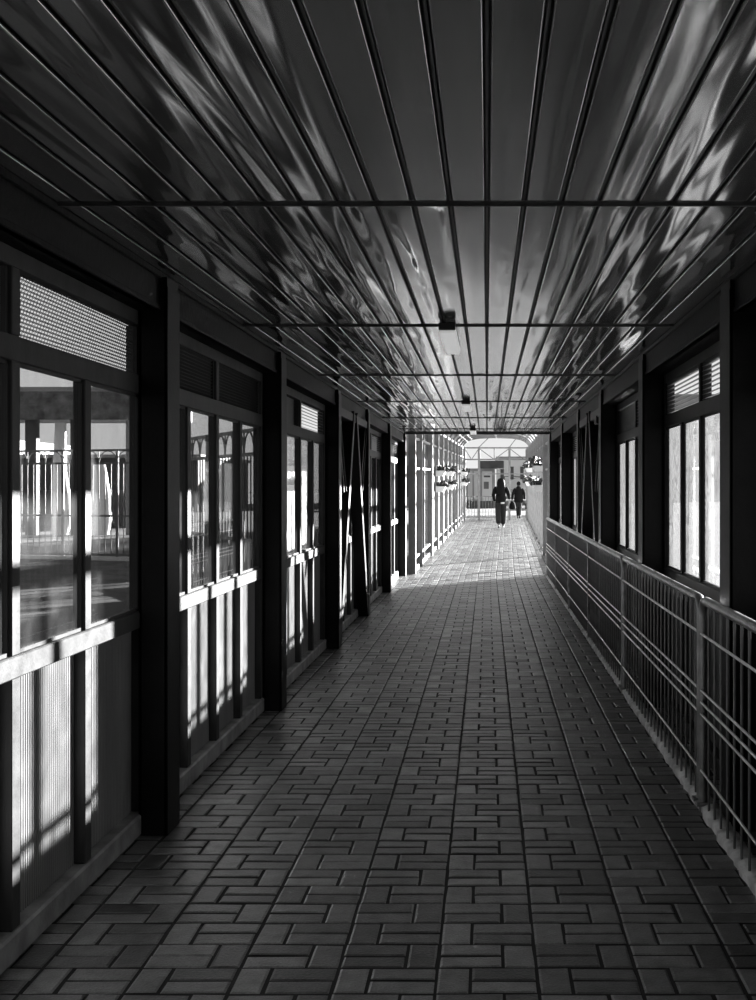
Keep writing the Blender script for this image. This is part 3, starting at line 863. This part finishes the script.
# canopy shelter across the road
cn = empty('bus_shelter', (-12, 39, .1), 'flat roofed roadside shelter with mottled fascia and pale draped pillars', 'shelter')
MB().box(-16, -10.0, 36, 36.25, 3.36, 4.15, .02).build('fascia', M['mottle'], cn)
MB().box(-16, -9.9, 36.26, 43, 3.6, 4.3, .02).build('roof', M['grey'], cn)
for x, w, m in ((-10.15, .2, 'grey'), (-12.95, .32, 'dgrey'), (-11.7, .25, 'dgrey'), (-14.3, .3, 'dgrey')):
    MB().box(x-w/2, x+w/2, 36.3, 36.3+w, .0, 3.6, .02).build('pillar', M[m], cn)
for x, zt in ((-12.2, 3.3), (-11.05, 2.1)):
    c = MB(); secs = []
    for z, r in ((.02, .22), (.5, .30), (1.2, .28), (1.9, .2), (zt, .16)):
        secs.append((x + .03*math.sin(z*2), 36.6, z, r*(1 + .0), r*.8))
    ell_loft(c, secs, 14); c.build('drape', M['drape'], cn)
bw = MB(); bw.box(-15.5, -10.3, 42.5, 42.7, .0, 1.35, .02); bw.build('low_wall', M['dgrey'], cn)

# buildings and small things beyond
def building(name, x0, x1, y0, y1, h, label, mat, win=None, base=0.0):
    root = empty(name, ((x0+x1)/2, (y0+y1)/2, base), label, 'building')
    MB().box(x0, x1, y0, y1, base-.1, base+h, .03).build('wall', mat, root)
    MB().box(x0-.15, x1+.15, y0-.15, y1+.15, base+h, base+h+.18, .03).build('roof', M['grey'], root)
    if win:
        nx, nz, ww, wh, z0, dz = win
        for i in range(nx):
            for j in range(nz):
                xc = x0 + (x1-x0)*(i+.5)/nx; zc = base + z0 + dz*j
                MB().box(xc-ww/2, xc+ww/2, y0-.03, y0+.02, zc, zc+wh).build('window', M['dgrey'], root)
    return root
building('apartment_building', 1.2, 22, 150, 165, 4.6, 'long pale building with a row of tall windows beyond the doorway', M['far_w'], (18, 1, .4, 1.5, 2.1, 3), GZ)
building('storage_hall', 7.5, 24, 110, 122, 9.0, 'tall plain grey storage hall far behind the smeared windows', M['grey'], (9, 2, .9, 1.8, 1.6, 3.6), GZ)  # added backdrop, makes the outside less bright through the film panes
building('office_building', -95, -45, 120, 140, 5.5, 'long low grey building far across the road', M['grey'], (16, 1, 1.4, 1.5, 2.4, 3), GZ)
building('warehouse', -34, -14, 62, 75, 2.6, 'grey warehouse block behind the roadside fence', M['dgrey'], (6, 1, 1.2, 1.2, 1.2, 3), GZ)

# kiosk beyond the doorway
def kiosk():
    y = 72; b = GZ
    root = empty('kiosk', (-.5, y+1.5, b), 'small market kiosk with overhanging flat roof and pale door', 'kiosk')
    MB().box(-1.5, .45, y, y+3, b-.05, b+2.25, .02).build('wall', M['grey'], root)
    MB().box(-.45, .95, y-.35, y+3.2, b+2.25, b+2.68, .03).build('roof', M['dgrey'], root)
    MB().box(-1.52, .47, y-.06, y, b-.05, b+.42, .01).build('plinth', M['dgrey'], root)
    d = MB().box(-.28, .28, y-.05, y-.01, b+.42, b+2.1, .01).build('door', M['far_w'], root)
    MB().box(-.18, .18, y-.06, y-.05, b+1.75, b+1.85).build('notice_strip', M['dgrey'], d)
    MB().box(-.18, .1, y-.06, y-.05, b+1.1, b+1.5).build('door_pane', M['slat'], d)
    for x in (-1.3, -.95, -.6):
        MB().box(x-.13, x+.13, y-.03, y-.005, b+.5, b+2.1).build('facade_panel', M['far_w'], root)
kiosk()
building('market_hall', -8, -1.7, 77, 90, 4.2, 'grey market hall with dark openings beside the kiosk', M['grey'], (9, 1, .35, 1.9, .6, 3), GZ)
arch_fence((.9, 66), (4.5, 66), GZ+.05, GZ+1.75, .7, 1.5, 'pale arched gate fence beyond the open doorway', 'arched_gate')

# ------------------------------------------------------------------ light
world = bpy.data.worlds.new('World'); SC.world = world; world.use_nodes = True
nt = world.node_tree; nt.nodes.clear()
wo = nt.nodes.new('ShaderNodeOutputWorld'); bg = nt.nodes.new('ShaderNodeBackground')
tc = nt.nodes.new('ShaderNodeTexCoord'); sp = nt.nodes.new('ShaderNodeSeparateXYZ')
nt.links.new(tc.outputs['Generated'], sp.inputs[0])
rp = ramp(nt, sp.outputs['Z'], [(0.0, .95), (.12, .85), (.5, .45), (1.0, .3)])
nt.links.new(rp.outputs['Color'], bg.inputs['Color']); bg.inputs['Strength'].default_value = .78
nt.links.new(bg.outputs[0], wo.inputs[0])
sd = bpy.data.lights.new('sun', 'SUN'); sd.energy = 64; sd.angle = math.radians(.6); sd.color = (1, 1, 1)
so = bpy.data.objects.new('sun', sd); COL.objects.link(so)
dirv = Vector((-1, -1.285, -.266)).normalized()
so.rotation_euler = dirv.to_track_quat('-Z', 'Y').to_euler(); so.location = (10, 30, 8)

# ------------------------------------------------------------------ camera
cd = bpy.data.cameras.new('camera'); cam = bpy.data.objects.new('camera', cd); COL.objects.link(cam)
cam.location = (0, 0, CAMZ); cam.rotation_euler = (math.pi/2, 0, 0)
cd.sensor_fit = 'HORIZONTAL'; cd.sensor_width = 36; cd.lens = 36*1280/756
cd.shift_x = -(487-378)/756; cd.shift_y = -(500-487)/756
cd.clip_start = .05; cd.clip_end = 600
SC.camera = cam
SC.view_settings.view_transform = 'Standard'; SC.view_settings.look = 'None'
SC.view_settings.exposure = 0.22; SC.view_settings.gamma = 1.0; SC.view_settings.use_curve_mapping = False
try:
    SC.cycles.use_denoising = True
    SC.cycles.max_bounces = 10; SC.cycles.transparent_max_bounces = 24
    SC.cycles.caustics_reflective = False; SC.cycles.caustics_refractive = False
    SC.cycles.sample_clamp_indirect = 6
except Exception as e:
    print(e)
